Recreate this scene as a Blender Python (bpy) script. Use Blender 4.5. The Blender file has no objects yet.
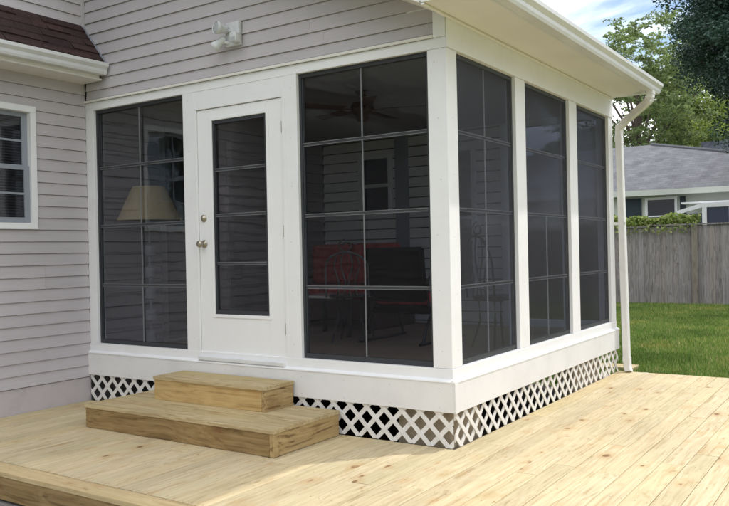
import bpy, bmesh, math, random
import numpy as np
from mathutils import Vector, Matrix
CAMERA = (2.4526, -4.7045, 1.3375, .5885, -.0031, -.0211, 790.85)
random.seed(7); rng = np.random.default_rng(7)
S = bpy.context.scene
COL = S.collection
R = math.radians

# ------------------------------------------------------------------ materials
def mat(name):
    m = bpy.data.materials.new(name); m.use_nodes = True
    nt = m.node_tree
    for n in list(nt.nodes): nt.nodes.remove(n)
    out = nt.nodes.new('ShaderNodeOutputMaterial')
    return m, nt, out
def N(nt, t, **kw):
    n = nt.nodes.new('ShaderNode' + t)
    for k, v in kw.items():
        if k.startswith('_'): setattr(n, k[1:], v)
        else: n.inputs[k.replace('__', ' ')].default_value = v
    return n
def L(nt, a, ao, b, bi): nt.links.new(a.outputs[ao], b.inputs[bi])
def ramp(nt, stops):
    r = nt.nodes.new('ShaderNodeValToRGB'); e = r.color_ramp.elements
    while len(e) > 1: e.remove(e[-1])
    e[0].position = stops[0][0]; e[0].color = (*stops[0][1], 1)
    for p, c in stops[1:]:
        x = e.new(p); x.color = (*c, 1)
    return r
def g(v): return (v, v, v)
def mixc(nt, a, b, fac, mode='MIX'):
    """a,b,fac : (node,socket) or constants; returns mix node (output 2)"""
    m = nt.nodes.new('ShaderNodeMix'); m.data_type = 'RGBA'; m.blend_type = mode
    for k, v in ((6, a), (7, b), (0, fac)):
        if isinstance(v, tuple) and isinstance(v[0], bpy.types.Node): nt.links.new(v[0].outputs[v[1]], m.inputs[k])
        elif k == 0: m.inputs[0].default_value = v
        else: m.inputs[k].default_value = (*v, 1)
    return m
def math_(nt, op, a, b=None):
    m = nt.nodes.new('ShaderNodeMath'); m.operation = op
    for i, v in enumerate((a, b)):
        if v is None: continue
        if isinstance(v, tuple): nt.links.new(v[0].outputs[v[1]], m.inputs[i])
        else: m.inputs[i].default_value = v
    return m

def painted(name, col, rough=.5, var=.06, scale=6, bump=.05, bscale=60, dirt=None, metallic=0, spec=.4, streak=False):
    m, nt, out = mat(name)
    tc = N(nt, 'TexCoord'); ns = N(nt, 'TexNoise', Scale=scale, Detail=6., Roughness=.65)
    mp = N(nt, 'Mapping'); L(nt, tc, 'Object', mp, 0)
    if streak: mp.inputs['Scale'].default_value = (1, 1, .12)
    L(nt, mp, 0, ns, 'Vector')
    lo = tuple(c * (1 - var * 1.6) for c in col) if dirt is None else dirt
    r = ramp(nt, [(.25, lo), (.52, col), (.8, tuple(min(1, c * (1 + var * .5)) for c in col))]); L(nt, ns, 'Fac', r, 0)
    b = N(nt, 'BsdfPrincipled', Roughness=rough, Metallic=metallic); b.inputs['Specular IOR Level'].default_value = spec
    L(nt, r, 0, b, 'Base Color')
    n2 = N(nt, 'TexNoise', Scale=bscale, Detail=3.); L(nt, tc, 'Object', n2, 'Vector')
    bp = N(nt, 'Bump', Strength=bump, Distance=.01); L(nt, n2, 'Fac', bp, 'Height'); L(nt, bp, 0, b, 'Normal')
    L(nt, b, 0, out, 0)
    return m

def siding_mat(name, col):
    m, nt, out = mat(name)
    tc = N(nt, 'TexCoord'); geo = N(nt, 'NewGeometry')
    mp = N(nt, 'Mapping'); mp.inputs['Scale'].default_value = (1.2, 1.2, 45); L(nt, tc, 'Object', mp, 0)
    n1 = N(nt, 'TexNoise', Scale=1.6, Detail=5., Roughness=.6); L(nt, mp, 0, n1, 'Vector')       # embossed wood grain
    n2 = N(nt, 'TexNoise', Scale=.9, Detail=4.); L(nt, tc, 'Object', n2, 'Vector')
    a = ramp(nt, [(.3, tuple(c * .95 for c in col)), (.7, tuple(c * 1.04 for c in col))]); L(nt, n1, 'Fac', a, 0)
    r2 = ramp(nt, [(.3, g(.9)), (.65, g(1.))]); L(nt, n2, 'Fac', r2, 0)
    mm = mixc(nt, (a, 0), (r2, 0), 1., 'MULTIPLY')
    rr = ramp(nt, [(0, g(.955)), (1, g(1.))]); L(nt, geo, 'Random Per Island', rr, 0)
    m3 = mixc(nt, (mm, 2), (rr, 0), 1., 'MULTIPLY')
    b = N(nt, 'BsdfPrincipled', Roughness=.55); b.inputs['Specular IOR Level'].default_value = .3
    L(nt, m3, 2, b, 'Base Color')
    bp = N(nt, 'Bump', Strength=.25, Distance=.002); L(nt, n1, 'Fac', bp, 'Height'); L(nt, bp, 0, b, 'Normal')
    L(nt, b, 0, out, 0); return m

def wood(name, axis, light, mid, dark, knots=.5, contrast=1., green=.35):
    """axis = grain direction 0/1/2; every board is an island with its own offset"""
    m, nt, out = mat(name)
    tc = N(nt, 'TexCoord'); geo = N(nt, 'NewGeometry')
    off = nt.nodes.new('ShaderNodeVectorMath'); off.operation = 'SCALE'; off.inputs[0].default_value = (31.7, 47.3, 23.1)
    L(nt, geo, 'Random Per Island', off, 'Scale')
    add = nt.nodes.new('ShaderNodeVectorMath'); add.operation = 'ADD'; L(nt, tc, 'Object', add, 0); L(nt, off, 0, add, 1)
    def mapped(across, along):
        mp = N(nt, 'Mapping'); s = [across] * 3; s[axis] = along; mp.inputs['Scale'].default_value = s
        L(nt, add, 0, mp, 0); return mp
    wob = N(nt, 'TexNoise', Scale=1., Detail=2.); L(nt, mapped(3, .9), 0, wob, 'Vector')
    # knots
    mk0 = mapped(8.5, 5.2)
    kw = N(nt, 'TexNoise', Scale=5., Detail=2.); L(nt, mk0, 0, kw, 'Vector')
    mk = nt.nodes.new('ShaderNodeVectorMath'); mk.operation = 'MULTIPLY_ADD'; L(nt, kw, 'Color', mk, 0); mk.inputs[1].default_value = (.30, .30, .30); L(nt, mk0, 0, mk, 2)
    vo = N(nt, 'TexVoronoi', Scale=1.); L(nt, mk, 0, vo, 'Vector')
    sel = N(nt, 'SeparateColor'); L(nt, vo, 'Color', sel, 0)
    pw = math_(nt, 'POWER', (sel, 0), 3.2); rad = math_(nt, 'MULTIPLY', (pw, 0), .13 * knots)
    dd = math_(nt, 'DIVIDE', (vo, 'Distance'), (rad, 0))
    kn = ramp(nt, [(0., g(1)), (.55, g(.85)), (.9, g(.3)), (1., g(0))]); 
    d2 = math_(nt, 'MULTIPLY', (dd, 0), .5); L(nt, d2, 0, kn, 0)
    # growth rings bending round the knots
    mg = mapped(44, .8)
    pull = math_(nt, 'MULTIPLY', (kn, 0), 2.)
    addv = nt.nodes.new('ShaderNodeVectorMath'); addv.operation = 'ADD'; L(nt, mg, 0, addv, 0); 
    wsc = math_(nt, 'MULTIPLY', (wob, 'Fac'), 11.); wp = math_(nt, 'ADD', (wsc, 0), (pull, 0)); L(nt, wp, 0, addv, 1)
    gr = N(nt, 'TexNoise', Scale=1., Detail=5., Roughness=.6, Distortion=.25); L(nt, addv, 0, gr, 'Vector')
    cr = ramp(nt, [(.5 - .22 / contrast, dark), (.5 - .06, mid), (.5 + .16 / contrast, light)]); L(nt, gr, 'Fac', cr, 0)
    fine = N(nt, 'TexNoise', Scale=1., Detail=4., Roughness=.7); L(nt, mapped(75, 2.2), 0, fine, 'Vector')
    fr = ramp(nt, [(.33, (.74, .70, .64)), (.45, g(.93)), (.6, g(1.03))]); L(nt, fine, 'Fac', fr, 0)
    c1 = mixc(nt, (cr, 0), (fr, 0), .8, 'MULTIPLY')
    # treatment tint
    tn = N(nt, 'TexNoise', Scale=1., Detail=3.); L(nt, mapped(2.2, .5), 0, tn, 'Vector')
    tr = ramp(nt, [(.45, g(0)), (.7, g(green))]); L(nt, tn, 'Fac', tr, 0)
    c2 = mixc(nt, (c1, 2), tuple(np.array(mid) * np.array([.93, 1.04, .92])), (tr, 0))
    # board to board
    br = ramp(nt, [(0, (.86, .84, .80)), (.5, (1, .985, .96)), (.8, (1.0, .95, .86)), (1, (1.06, 1.06, 1.05))]); L(nt, geo, 'Random Per Island', br, 0)
    c3 = mixc(nt, (c2, 2), (br, 0), 1., 'MULTIPLY')
    halo = ramp(nt, [(0, g(.5)), (.5, g(.35)), (1., g(0))]); d3 = math_(nt, 'MULTIPLY', (dd, 0), .16); L(nt, d3, 0, halo, 0)
    c3b = mixc(nt, (c3, 2), tuple(np.array(dark)*np.array([1.05,.85,.62])), (halo, 0))
    c4 = mixc(nt, (c3b, 2), (.21, .105, .045), (kn, 0))
    blotch = N(nt, 'TexNoise', Scale=1.3, Detail=4.); L(nt, tc, 'Object', blotch, 'Vector')
    bl = ramp(nt, [(.3, g(.86)), (.6, g(1.))]); L(nt, blotch, 'Fac', bl, 0)
    c5 = mixc(nt, (c4, 2), (bl, 0), 1., 'MULTIPLY')
    b = N(nt, 'BsdfPrincipled', Roughness=.72); b.inputs['Specular IOR Level'].default_value = .25
    L(nt, c5, 2, b, 'Base Color')
    bp = N(nt, 'Bump', Strength=.35, Distance=.002); L(nt, gr, 'Fac', bp, 'Height'); L(nt, bp, 0, b, 'Normal')
    L(nt, b, 0, out, 0); return m

def shingles(name, c1, c2, ax_up, scale=1., course=.14, tab=.32):
    """asphalt shingles in object space: ax_up = 'x' or 'y' = horizontal direction up the slope"""
    m, nt, out = mat(name)
    tc = N(nt, 'TexCoord'); sp = N(nt, 'SeparateXYZ'); L(nt, tc, 'Object', sp, 0)
    cb = N(nt, 'CombineXYZ')
    L(nt, sp, 'Y' if ax_up == 'x' else 'X', cb, 0); L(nt, sp, 'Z', cb, 1)
    br = N(nt, 'TexBrick', Scale=1.); br.inputs['Brick Width'].default_value = tab; br.inputs['Row Height'].default_value = course
    br.inputs['Mortar Size'].default_value = .004; br.inputs['Color1'].default_value = (*c1, 1); br.inputs['Color2'].default_value = (*c2, 1)
    br.inputs['Mortar'].default_value = (*[c * .6 for c in c1], 1); br.inputs['Bias'].default_value = 0
    L(nt, cb, 0, br, 0)
    n = N(nt, 'TexNoise', Scale=90., Detail=3.); L(nt, tc, 'Object', n, 'Vector')
    r = ramp(nt, [(.3, g(.6)), (.7, g(1.3))]); L(nt, n, 'Fac', r, 0)
    n2 = N(nt, 'TexNoise', Scale=2., Detail=4.); L(nt, tc, 'Object', n2, 'Vector')
    r2 = ramp(nt, [(.3, g(.8)), (.7, g(1.15))]); L(nt, n2, 'Fac', r2, 0)
    a = mixc(nt, (br, 0), (r, 0), .8, 'MULTIPLY'); a2 = mixc(nt, (a, 2), (r2, 0), 1., 'MULTIPLY')
    b = N(nt, 'BsdfPrincipled', Roughness=.95); b.inputs['Specular IOR Level'].default_value = .15
    L(nt, a2, 2, b, 'Base Color')
    bp = N(nt, 'Bump', Strength=.6, Distance=.01); L(nt, br, 'Fac', bp, 'Height'); bp.invert = True; L(nt, bp, 0, b, 'Normal')
    L(nt, b, 0, out, 0); return m

def vinyl_glass(name, trans, dif=.06, screen=.14, gloss=.7, rough=.02, wav=.12, tint=(1, 1, 1.03)):
    m, nt, out = mat(name)
    tc = N(nt, 'TexCoord')
    tr = N(nt, 'BsdfTransparent'); tr.inputs[0].default_value = (trans * tint[0], trans * tint[1], trans * tint[2], 1)
    di = N(nt, 'BsdfDiffuse'); di.inputs[0].default_value = (dif, dif, dif * 1.1, 1)
    m1 = N(nt, 'MixShader', Fac=screen); L(nt, tr, 0, m1, 1); L(nt, di, 0, m1, 2)
    gl = N(nt, 'BsdfGlossy', Roughness=rough); gl.inputs[0].default_value = (1, 1, 1, 1)
    n = N(nt, 'TexNoise', Scale=2.2, Detail=2.); L(nt, tc, 'Object', n, 'Vector')
    bp = N(nt, 'Bump', Strength=wav, Distance=.05); L(nt, n, 'Fac', bp, 'Height'); L(nt, bp, 0, gl, 'Normal')
    fr = N(nt, 'Fresnel', IOR=1.45); f2 = math_(nt, 'MULTIPLY', (fr, 0), gloss)
    m2 = N(nt, 'MixShader'); L(nt, f2, 0, m2, 0); L(nt, m1, 0, m2, 1); L(nt, gl, 0, m2, 2)
    L(nt, m2, 0, out, 0); return m

def leafmat(name, a, b_, c, trans=.35):
    m, nt, out = mat(name)
    geo = N(nt, 'NewGeometry'); r = ramp(nt, [(0, a), (.55, b_), (1, c)]); L(nt, geo, 'Random Per Island', r, 0)
    tc = N(nt, 'TexCoord'); n = N(nt, 'TexNoise', Scale=.8, Detail=3.); L(nt, tc, 'Object', n, 'Vector')
    r2 = ramp(nt, [(.35, g(.7)), (.65, g(1.25))]); L(nt, n, 'Fac', r2, 0)
    mm = mixc(nt, (r, 0), (r2, 0), 1., 'MULTIPLY')
    d = N(nt, 'BsdfPrincipled', Roughness=.5); d.inputs['Specular IOR Level'].default_value = .35; L(nt, mm, 2, d, 'Base Color')
    t = N(nt, 'BsdfTranslucent'); m4 = mixc(nt, (mm, 2), (1.2, 1.3, .75), 1., 'MULTIPLY'); L(nt, m4, 2, t, 0)
    ms = N(nt, 'MixShader', Fac=trans); L(nt, d, 0, ms, 1); L(nt, t, 0, ms, 2); L(nt, ms, 0, out, 0); return m

M = {}
M['white'] = painted('white_painted_trim', (.80, .80, .805), .4, .04, 3, .04, 120)
M['skirt'] = painted('white_composite_skirt', (.74, .735, .73), .45, .07, 2.5, .04, 90)
M['soffit'] = painted('bounce_tinted_soffit', (.76, .735, .69), .5, .03, 2, .03, 80)  # cream tint is warm bounce light off the deck, put into the colour
M['lattice'] = painted('white_vinyl_lattice', (.72, .705, .68), .5, .09, 9, .03, 90)
M['door'] = painted('white_door_paint', (.82, .82, .82), .35, .02, 2, .03, 90)
M['gutter'] = painted('white_aluminium_gutter', (.69, .695, .70), .35, .06, 5, .03, 60)
M['down'] = painted('white_aluminium_downspout', (.76, .75, .73), .35, .06, 7, .03, 60)
M['siding'] = siding_mat('mauve_grey_vinyl_siding', (.525, .49, .505))
M['siding_in'] = siding_mat('brightened_inner_siding', (.86, .84, .82))  # paler copy of the siding, back wall brightness put into the colour
M['siding_left'] = siding_mat('shaded_inner_wall_siding', (.22, .20, .205))  # darker copy of the siding, left wall shade put into the colour
M['found'] = painted('grey_parged_foundation', (.50, .46, .47), .9, .1, 5, .4, 50)
M['frame'] = painted('charcoal_window_frame', (.036, .039, .044), .45, .1, 10, .03, 60)
M['bar'] = painted('grey_vent_bar', (.17, .175, .185), .4, .08, 10, .03, 60)
M['bar_side'] = painted('pale_vent_bar', (.42, .43, .45), .4, .08, 10)
M['bar_dark'] = painted('dark_vent_bar', (.05, .052, .057), .4, .08, 10, .03, 60)
M['vinyl'] = vinyl_glass('smoke_tinted_vinyl', .85, .025, .07, .22, .03, .10, (.98,1,1.03))
M['vinyl_side'] = vinyl_glass('smoke_tinted_vinyl_behind_screen', .88, .04, .05, .05, .05, .02, (.95,1,1.08))
M['dark_mesh'] = vinyl_glass('dark_rear_vinyl', .42, .03, .25, .05, .2, .0)
M['mesh'] = vinyl_glass('charcoal_insect_screen', .98, .055, .27, .05, .3, .0)
M['vinyl_door'] = vinyl_glass('door_smoke_vinyl', .80, .04, .12, .25, .03, .06)
M['glass'] = vinyl_glass('window_glass', .75, .02, .02, 1., .005, .03)
M['deck'] = wood('pale_pine_decking', 1, (.65, .555, .375), (.575, .475, .305), (.44, .335, .19), 1.0, 1.05)
M['deck_x'] = wood('pale_pine_border_board', 0, (.62, .49, .30), (.54, .41, .235), (.40, .28, .14), .9, 1)
M['tread'] = wood('pine_step_tread', 0, (.56, .465, .285), (.47, .375, .215), (.32, .235, .12), 1., 1.15)
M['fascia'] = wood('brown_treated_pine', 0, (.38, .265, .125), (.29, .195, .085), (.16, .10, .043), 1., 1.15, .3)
M['riser'] = wood('orange_treated_pine', 0, (.62, .45, .21), (.54, .375, .165), (.36, .23, .095), 1., 1.1, .2)
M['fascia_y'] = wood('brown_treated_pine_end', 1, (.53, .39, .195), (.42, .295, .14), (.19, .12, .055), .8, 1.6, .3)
M['fence'] = wood('weathered_cedar_fence', 2, (.30, .28, .28), (.225, .21, .213), (.13, .12, .122), .35, 1.4, .1)
M['fpost'] = wood('brown_fence_post', 2, (.27, .24, .21), (.21, .185, .16), (.13, .11, .095), .6, 1.2, .5)
M['shingle_red'] = shingles('dark_red_brown_shingles', (.075, .044, .042), (.045, .030, .030), 'x', course=.09, tab=.30)
M['shingle_gray'] = shingles('grey_shingles', (.185, .188, .20), (.15, .153, .163), 'y', course=.085, tab=.28)
M['shingle_dark'] = shingles('slate_grey_shingles', (.07, .08, .10), (.055, .062, .08), 'y')
M['nwall'] = painted('sage_grey_wall', (.56, .58, .53), .8, .06, 1, .1, 20)
M['teal'] = painted('teal_shutter_paint', (.012, .028, .036), .5, .1, 5)
M['darkglass'] = painted('dark_house_glass', (.012, .018, .028), .05, .2, 1, .0, 10, spec=.8)
M['blueglass'] = painted('blue_house_glass', (.015, .03, .07), .05, .2, 1, .0, 10, spec=.8)
M['sash'] = painted('grey_vinyl_sash', (.27, .29, .33), .4, .04, 3)
M['blind'] = painted('grey_blind_slats', (.17, .18, .20), .5, .05, 3)
M['gap_shade'] = painted('shadow_gap_backing', (.03, .03, .035), .9)  # near-black backing behind the siding, stands in for shadow in its gaps
M['steel'] = painted('tarnished_nickel', (.42, .38, .31), .3, .15, 30, .05, 60, metallic=.9)
M['lamp_white'] = painted('grey_white_cast_metal', (.62, .63, .64), .45, .12, 18, .2, 60)
M['lens'] = painted('frosted_lens', (.42, .44, .44), .15, .1, 20, .05, 60)
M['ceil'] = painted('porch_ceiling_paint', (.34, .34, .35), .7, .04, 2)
M['floor_in'] = painted('brown_porch_carpet', (.30, .22, .155), .95, .15, 4, .3, 300)
M['red'] = painted('red_cushion_fabric', (.55, .06, .06), .9, .45, 12)
M['wicker'] = painted('dark_brown_wicker', (.07, .04, .03), .7, .4, 60, .8, 90)
M['black'] = painted('black_fabric', (.008, .008, .009), 1., .1, 2, 0, spec=.05)
M['iron'] = painted('black_wrought_iron', (.03, .03, .032), .35, .3, 30, .2, 80, metallic=.4)
M['iron_highlit'] = painted('highlit_wrought_iron', (.16, .155, .15), .35, .3, 30, .2, 80, metallic=.6)  # paler iron for the scroll back, its highlights painted as base colour
M['tabletop'] = painted('pale_table_top', (.72, .68, .62), .2, .05, 5)
M['shade'] = painted('tan_linen_shade', (.50, .375, .20), .85, .1, 30, .2, 200)
M['lampstem'] = painted('pale_ceramic_lamp_stem', (.20, .205, .22), .3, .08, 20)
M['darkwood'] = painted('dark_fan_wood', (.10, .065, .045), .4, .2, 12)
M['concrete'] = painted('pinkish_concrete', (.42, .37, .33), .9, .12, 14, .4, 90)
M['block'] = painted('tan_pier_block', (.40, .33, .24), .9, .15, 10, .4, 60)
M['bark'] = painted('grey_brown_bark', (.13, .10, .08), .95, .3, 10, .8, 30, streak=True)
M['dirt'] = painted('dark_soil', (.06, .045, .035), 1, .3, 12, .6, 40)
M['gravel'] = painted('grey_gravel', (.26, .24, .23), 1, .35, 45, 1., 70)
M['pebble'] = painted('pebble_stone', (.30, .28, .27), .9, .3, 3, .2, 40)
M['leaf_light'] = leafmat('light_green_leaves', (.13, .17, .08), (.20, .25, .12), (.30, .36, .20), .5)
M['leaf_yellow'] = leafmat('yellow_green_leaves', (.16, .21, .06), (.25, .31, .10), (.36, .42, .17), .5)
M['leaf_dark'] = leafmat('blue_green_leaves', (.014, .036, .026), (.03, .066, .05), (.07, .12, .10), .2)
M['leaf_mid'] = leafmat('mid_green_leaves', (.07, .11, .045), (.12, .17, .07), (.18, .24, .11), .4)
M['leaf_vine'] = leafmat('vine_leaves', (.13, .20, .05), (.28, .35, .09), (.48, .50, .22), .3)

def grass_mat():
    m, nt, out = mat('lawn_ground')
    tc = N(nt, 'TexCoord'); n = N(nt, 'TexNoise', Scale=1.1, Detail=6.); L(nt, tc, 'Object', n, 'Vector')
    r = ramp(nt, [(.3, (.065, .11, .03)), (.5, (.11, .16, .042)), (.7, (.18, .185, .07)), (.8, (.14, .115, .06))]); L(nt, n, 'Fac', r, 0)
    n2 = N(nt, 'TexNoise', Scale=40., Detail=5.); L(nt, tc, 'Object', n2, 'Vector')
    r2 = ramp(nt, [(.3, g(.6)), (.7, g(1.3))]); L(nt, n2, 'Fac', r2, 0)
    a = mixc(nt, (r, 0), (r2, 0), 1., 'MULTIPLY')
    b = N(nt, 'BsdfPrincipled', Roughness=1.); b.inputs['Specular IOR Level'].default_value = .1; L(nt, a, 2, b, 'Base Color')
    bp = N(nt, 'Bump', Strength=.8, Distance=.03); L(nt, n2, 'Fac', bp, 'Height'); L(nt, bp, 0, b, 'Normal'); L(nt, b, 0, out, 0); return m
M['lawn'] = grass_mat()
def blade_mat():
    m, nt, out = mat('grass_blades')
    geo = N(nt, 'NewGeometry'); r = ramp(nt, [(0, (.10, .18, .035)), (.5, (.19, .30, .06)), (.85, (.31, .38, .11)), (1, (.44, .38, .19))]); L(nt, geo, 'Random Per Island', r, 0)
    tc = N(nt, 'TexCoord'); n = N(nt, 'TexNoise', Scale=.9, Detail=4.); L(nt, tc, 'Object', n, 'Vector')
    r2 = ramp(nt, [(.33, (.62, .70, .62)), (.5, g(1)), (.62, (1.15, 1.05, 1.05)), (.72, (1.7, 1.15, 1.3))]); L(nt, n, 'Fac', r2, 0)
    mm = mixc(nt, (r, 0), (r2, 0), 1., 'MULTIPLY')
    d = N(nt, 'BsdfPrincipled', Roughness=.6); d.inputs['Specular IOR Level'].default_value = .25; L(nt, mm, 2, d, 'Base Color')
    t = N(nt, 'BsdfTranslucent'); L(nt, mm, 2, t, 0)
    ms = N(nt, 'MixShader', Fac=.3); L(nt, d, 0, ms, 1); L(nt, t, 0, ms, 2); L(nt, ms, 0, out, 0); return m
M['blade'] = blade_mat()

# ------------------------------------------------------------------ mesh helpers
class MB:
    def __init__(s): s.v = []; s.f = []
    def add(s, vs, fs):
        o = len(s.v); s.v += [tuple(p) for p in vs]; s.f += [tuple(i + o for i in f) for f in fs]; return s
    def box(s, x0, x1, y0, y1, z0, z1):
        return s.add([(x0,y0,z0),(x1,y0,z0),(x1,y1,z0),(x0,y1,z0),(x0,y0,z1),(x1,y0,z1),(x1,y1,z1),(x0,y1,z1)],
                     [(0,3,2,1),(4,5,6,7),(0,1,5,4),(1,2,6,5),(2,3,7,6),(3,0,4,7)])
    def prism(s, poly, axis, a, b):
        """poly: 2D points in the two other axes (cyclic order), extruded from a to b on axis"""
        n = len(poly)
        def P(p, t):
            return {0: (t, p[0], p[1]), 1: (p[0], t, p[1]), 2: (p[0], p[1], t)}[axis]
        vs = [P(p, a) for p in poly] + [P(p, b) for p in poly]
        fs = [tuple(range(n)), tuple(range(2*n-1, n-1, -1))] + [(i, (i+1) % n + 0, (i+1) % n + n, i + n) for i in range(n)]
        return s.add(vs, fs)
    def tube(s, pts, r, seg=8, caps=True):
        pts = [Vector(p) for p in pts]; rs = r if isinstance(r, (list, tuple)) else [r] * len(pts)
        vs = []; up = Vector((0, 0, 1))
        for i, p in enumerate(pts):
            t = (pts[min(i+1, len(pts)-1)] - pts[max(i-1, 0)]).normalized()
            a = t.cross(up)
            if a.length < .05: a = t.cross(Vector((1, 0, 0)))
            a.normalize(); b = t.cross(a)
            for k in range(seg):
                th = 2*math.pi*k/seg; vs.append(p + (a*math.cos(th) + b*math.sin(th)) * rs[i])
        fs = []
        for i in range(len(pts)-1):
            for k in range(seg):
                fs.append((i*seg+k, i*seg+(k+1) % seg, (i+1)*seg+(k+1) % seg, (i+1)*seg+k))
        if caps: fs += [tuple(range(seg-1, -1, -1)), tuple((len(pts)-1)*seg + k for k in range(seg))]
        return s.add(vs, fs)
    def lathe(s, prof, cx, cy, seg=24, cz=0):
        vs = []
        for r, z in prof:
            for k in range(seg): th = 2*math.pi*k/seg; vs.append((cx + r*math.cos(th), cy + r*math.sin(th), cz+z))
        fs = [(i*seg+k, i*seg+(k+1) % seg, (i+1)*seg+(k+1) % seg, (i+1)*seg+k) for i in range(len(prof)-1) for k in range(seg)]
        if prof[0][0] > 0 : fs.append(tuple(range(seg-1, -1, -1)))
        if prof[-1][0] > 0: fs.append(tuple((len(prof)-1)*seg+k for k in range(seg)))
        return s.add(vs, fs)
    def xform(s, mtx, start=0):
        for i in range(start, len(s.v)): s.v[i] = tuple(mtx @ Vector(s.v[i]))
        return s
    def build(s, name, m, parent=None, bevel=0, smooth=False, normals=True, subsurf=0):
        me = bpy.data.meshes.new(name); me.from_pydata(s.v, [], s.f); me.update()
        if normals:
            bm = bmesh.new(); bm.from_mesh(me); bmesh.ops.recalc_face_normals(bm, faces=bm.faces); bm.to_mesh(me); bm.free()
        me.materials.append(M[m] if isinstance(m, str) else m)
        o = bpy.data.objects.new(name, me); COL.objects.link(o)
        if parent is not None:
            o.parent = parent; o.matrix_parent_inverse = Matrix.Translation(-Vector(world(parent)))
        if smooth:
            for p in me.polygons: p.use_smooth = True
        if bevel:
            b = o.modifiers.new('bevel', 'BEVEL'); b.width = bevel; b.segments = 2; b.limit_method = 'ANGLE'; b.angle_limit = R(40)
        if subsurf:
            b = o.modifiers.new('subsurf', 'SUBSURF'); b.levels = b.render_levels = subsurf
        return o
def world(o):
    v = Vector(o.location)
    return v      # top-level things only have a location; parts sit at the origin of their thing's parent inverse
# parts of parts: their parent is a mesh at the world origin (identity world matrix), handled by world() = (0,0,0)
def tag(o, label, cat, group=None):
    o['label'] = label; o['category'] = cat
    if group: o['group'] = group
    return o
def thing(name, loc, label, cat, group=None):
    o = bpy.data.objects.new(name, None); o.location = loc; o.empty_display_size = .2; COL.objects.link(o)
    return tag(o, label, cat, group)
def setting(o, kind='structure'): o['kind'] = kind; return o

def box(name, m, parent, *b, bevel=.003): return MB().box(*b).build(name, m, parent, bevel)

PITCH = .1045
def siding(mb, plane, axis, sgn, u0, u1, z0, z1, holes=(), top=None, zref=.22, joints=True, pitch=PITCH, lip=.015, gap=.0028):
    """clapboards on plane (axis 0: x=plane, u runs along y; axis 1: y=plane, u along x); sgn = outward direction"""
    low = .003
    def P(u, d, z):
        return (plane + sgn*d, u, z) if axis == 0 else (u, plane + sgn*d, z)
    k = math.floor((z0 - zref) / pitch + 1e-6)
    while zref + k*pitch < z1 - 1e-4:
        a, b = zref + k*pitch, zref + (k+1)*pitch
        cuts = sorted({max(a, z0), min(b, z1)} | {h for H in holes for h in (H[2], H[3]) if max(a, z0) < h < min(b, z1)})
        for za, zb in zip(cuts[:-1], cuts[1:]):
            if zb - za < 1e-4: continue
            zm = (za + zb) / 2
            lo, hi = u0, u1
            if top: lo, hi = top(zb, u0, u1)
            segs = [(lo, hi)]
            for H in holes:
                if H[2] < zm < H[3]:
                    ns = []
                    for s0, s1 in segs:
                        if H[0] > s0: ns.append((s0, min(s1, H[0])))
                        if H[1] < s1: ns.append((max(s0, H[1]), s1))
                    segs = [q for q in ns if q[1] - q[0] > .004]
            if joints:                                   # lapped panel ends, one per two courses
                rr = random.Random(int(k // 2) * 77 + int(plane*100)); js = [u0 + rr.uniform(.3, 3.2)]
                while js[-1] < u1: js.append(js[-1] + 3.6)
                ns = []
                for s0, s1 in segs:
                    c = [s0] + [j for j in js if s0 + .05 < j < s1 - .05] + [s1]
                    ns += list(zip(c[:-1], [q - (.0012 if i < len(c)-2 else 0) for i, q in enumerate(c[1:])]))
                segs = ns
            def off(z): t = (z - a) / pitch; return lip + (low - lip) * t
            for s0, s1 in segs:
                if s1 - s0 < .004: continue
                o0, o1 = off(za), off(zb); bk = -.004
                if abs(za - a) < 1e-6: za = a + gap
                mb.add([P(s0, bk, za), P(s1, bk, za), P(s1, o0, za), P(s0, o0, za), P(s0, bk, zb), P(s1, bk, zb), P(s1, o1, zb), P(s0, o1, zb)],
                       [(0,3,2,1),(4,5,6,7),(0,1,5,4),(1,2,6,5),(2,3,7,6),(3,0,4,7)])
        k += 1
    return mb

# ------------------------------------------------------------------ key dimensions (metres; deck top = z 0)
LX = -3.784; YE = 3.76; GZ = -.20
ZB, ZT, ZK0, ZK1, ZF = .532, 2.685, .243, .446, 2.89
HEAD = 2.757
FLOOR = .445

# ------------------------------------------------------------------ setting
MB().add([(-200,-120,GZ),(200,-120,GZ),(200,260,GZ),(-200,260,GZ)], [(0,1,2,3)]).build('ground', 'lawn')
setting(bpy.data.objects['ground'])
o = MB().add([(LX,-7,GZ+.004),(-.7,-7,GZ+.004),(-.7,-1.7,GZ+.004),(LX,-1.7,GZ+.004)], [(0,1,2,3)]).build('gravel_bed', 'gravel'); setting(o)
mb = MB()
for i in range(700):
    x, y = random.uniform(LX+.05, -1.), random.uniform(-2.9, -1.93); r = random.uniform(.006, .022)
    a = random.uniform(0, 6.3)
    vs = [(x + r*math.cos(a+t)*random.uniform(.7,1.2), y + r*math.sin(a+t)*random.uniform(.7,1.2), GZ+.002) for t in (0,1.05,2.1,3.14,4.2,5.2)]
    vs += [(x + (q[0]-x)*.55, y + (q[1]-y)*.55, GZ + r*.9) for q in vs]
    mb.add(vs, [(6,7,8,9,10,11)] + [(k, (k+1) % 6, (k+1) % 6 + 6, k+6) for k in range(6)])
setting(mb.build('pebbles', 'pebble'), 'stuff')
o = MB().add([(LX,.1,GZ+.004),(-.06,.1,GZ+.004),(-.06,YE-.05,GZ+.004),(LX,YE-.05,GZ+.004)], [(0,1,2,3)]).build('soil_under_porch', 'dirt'); setting(o)

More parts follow.
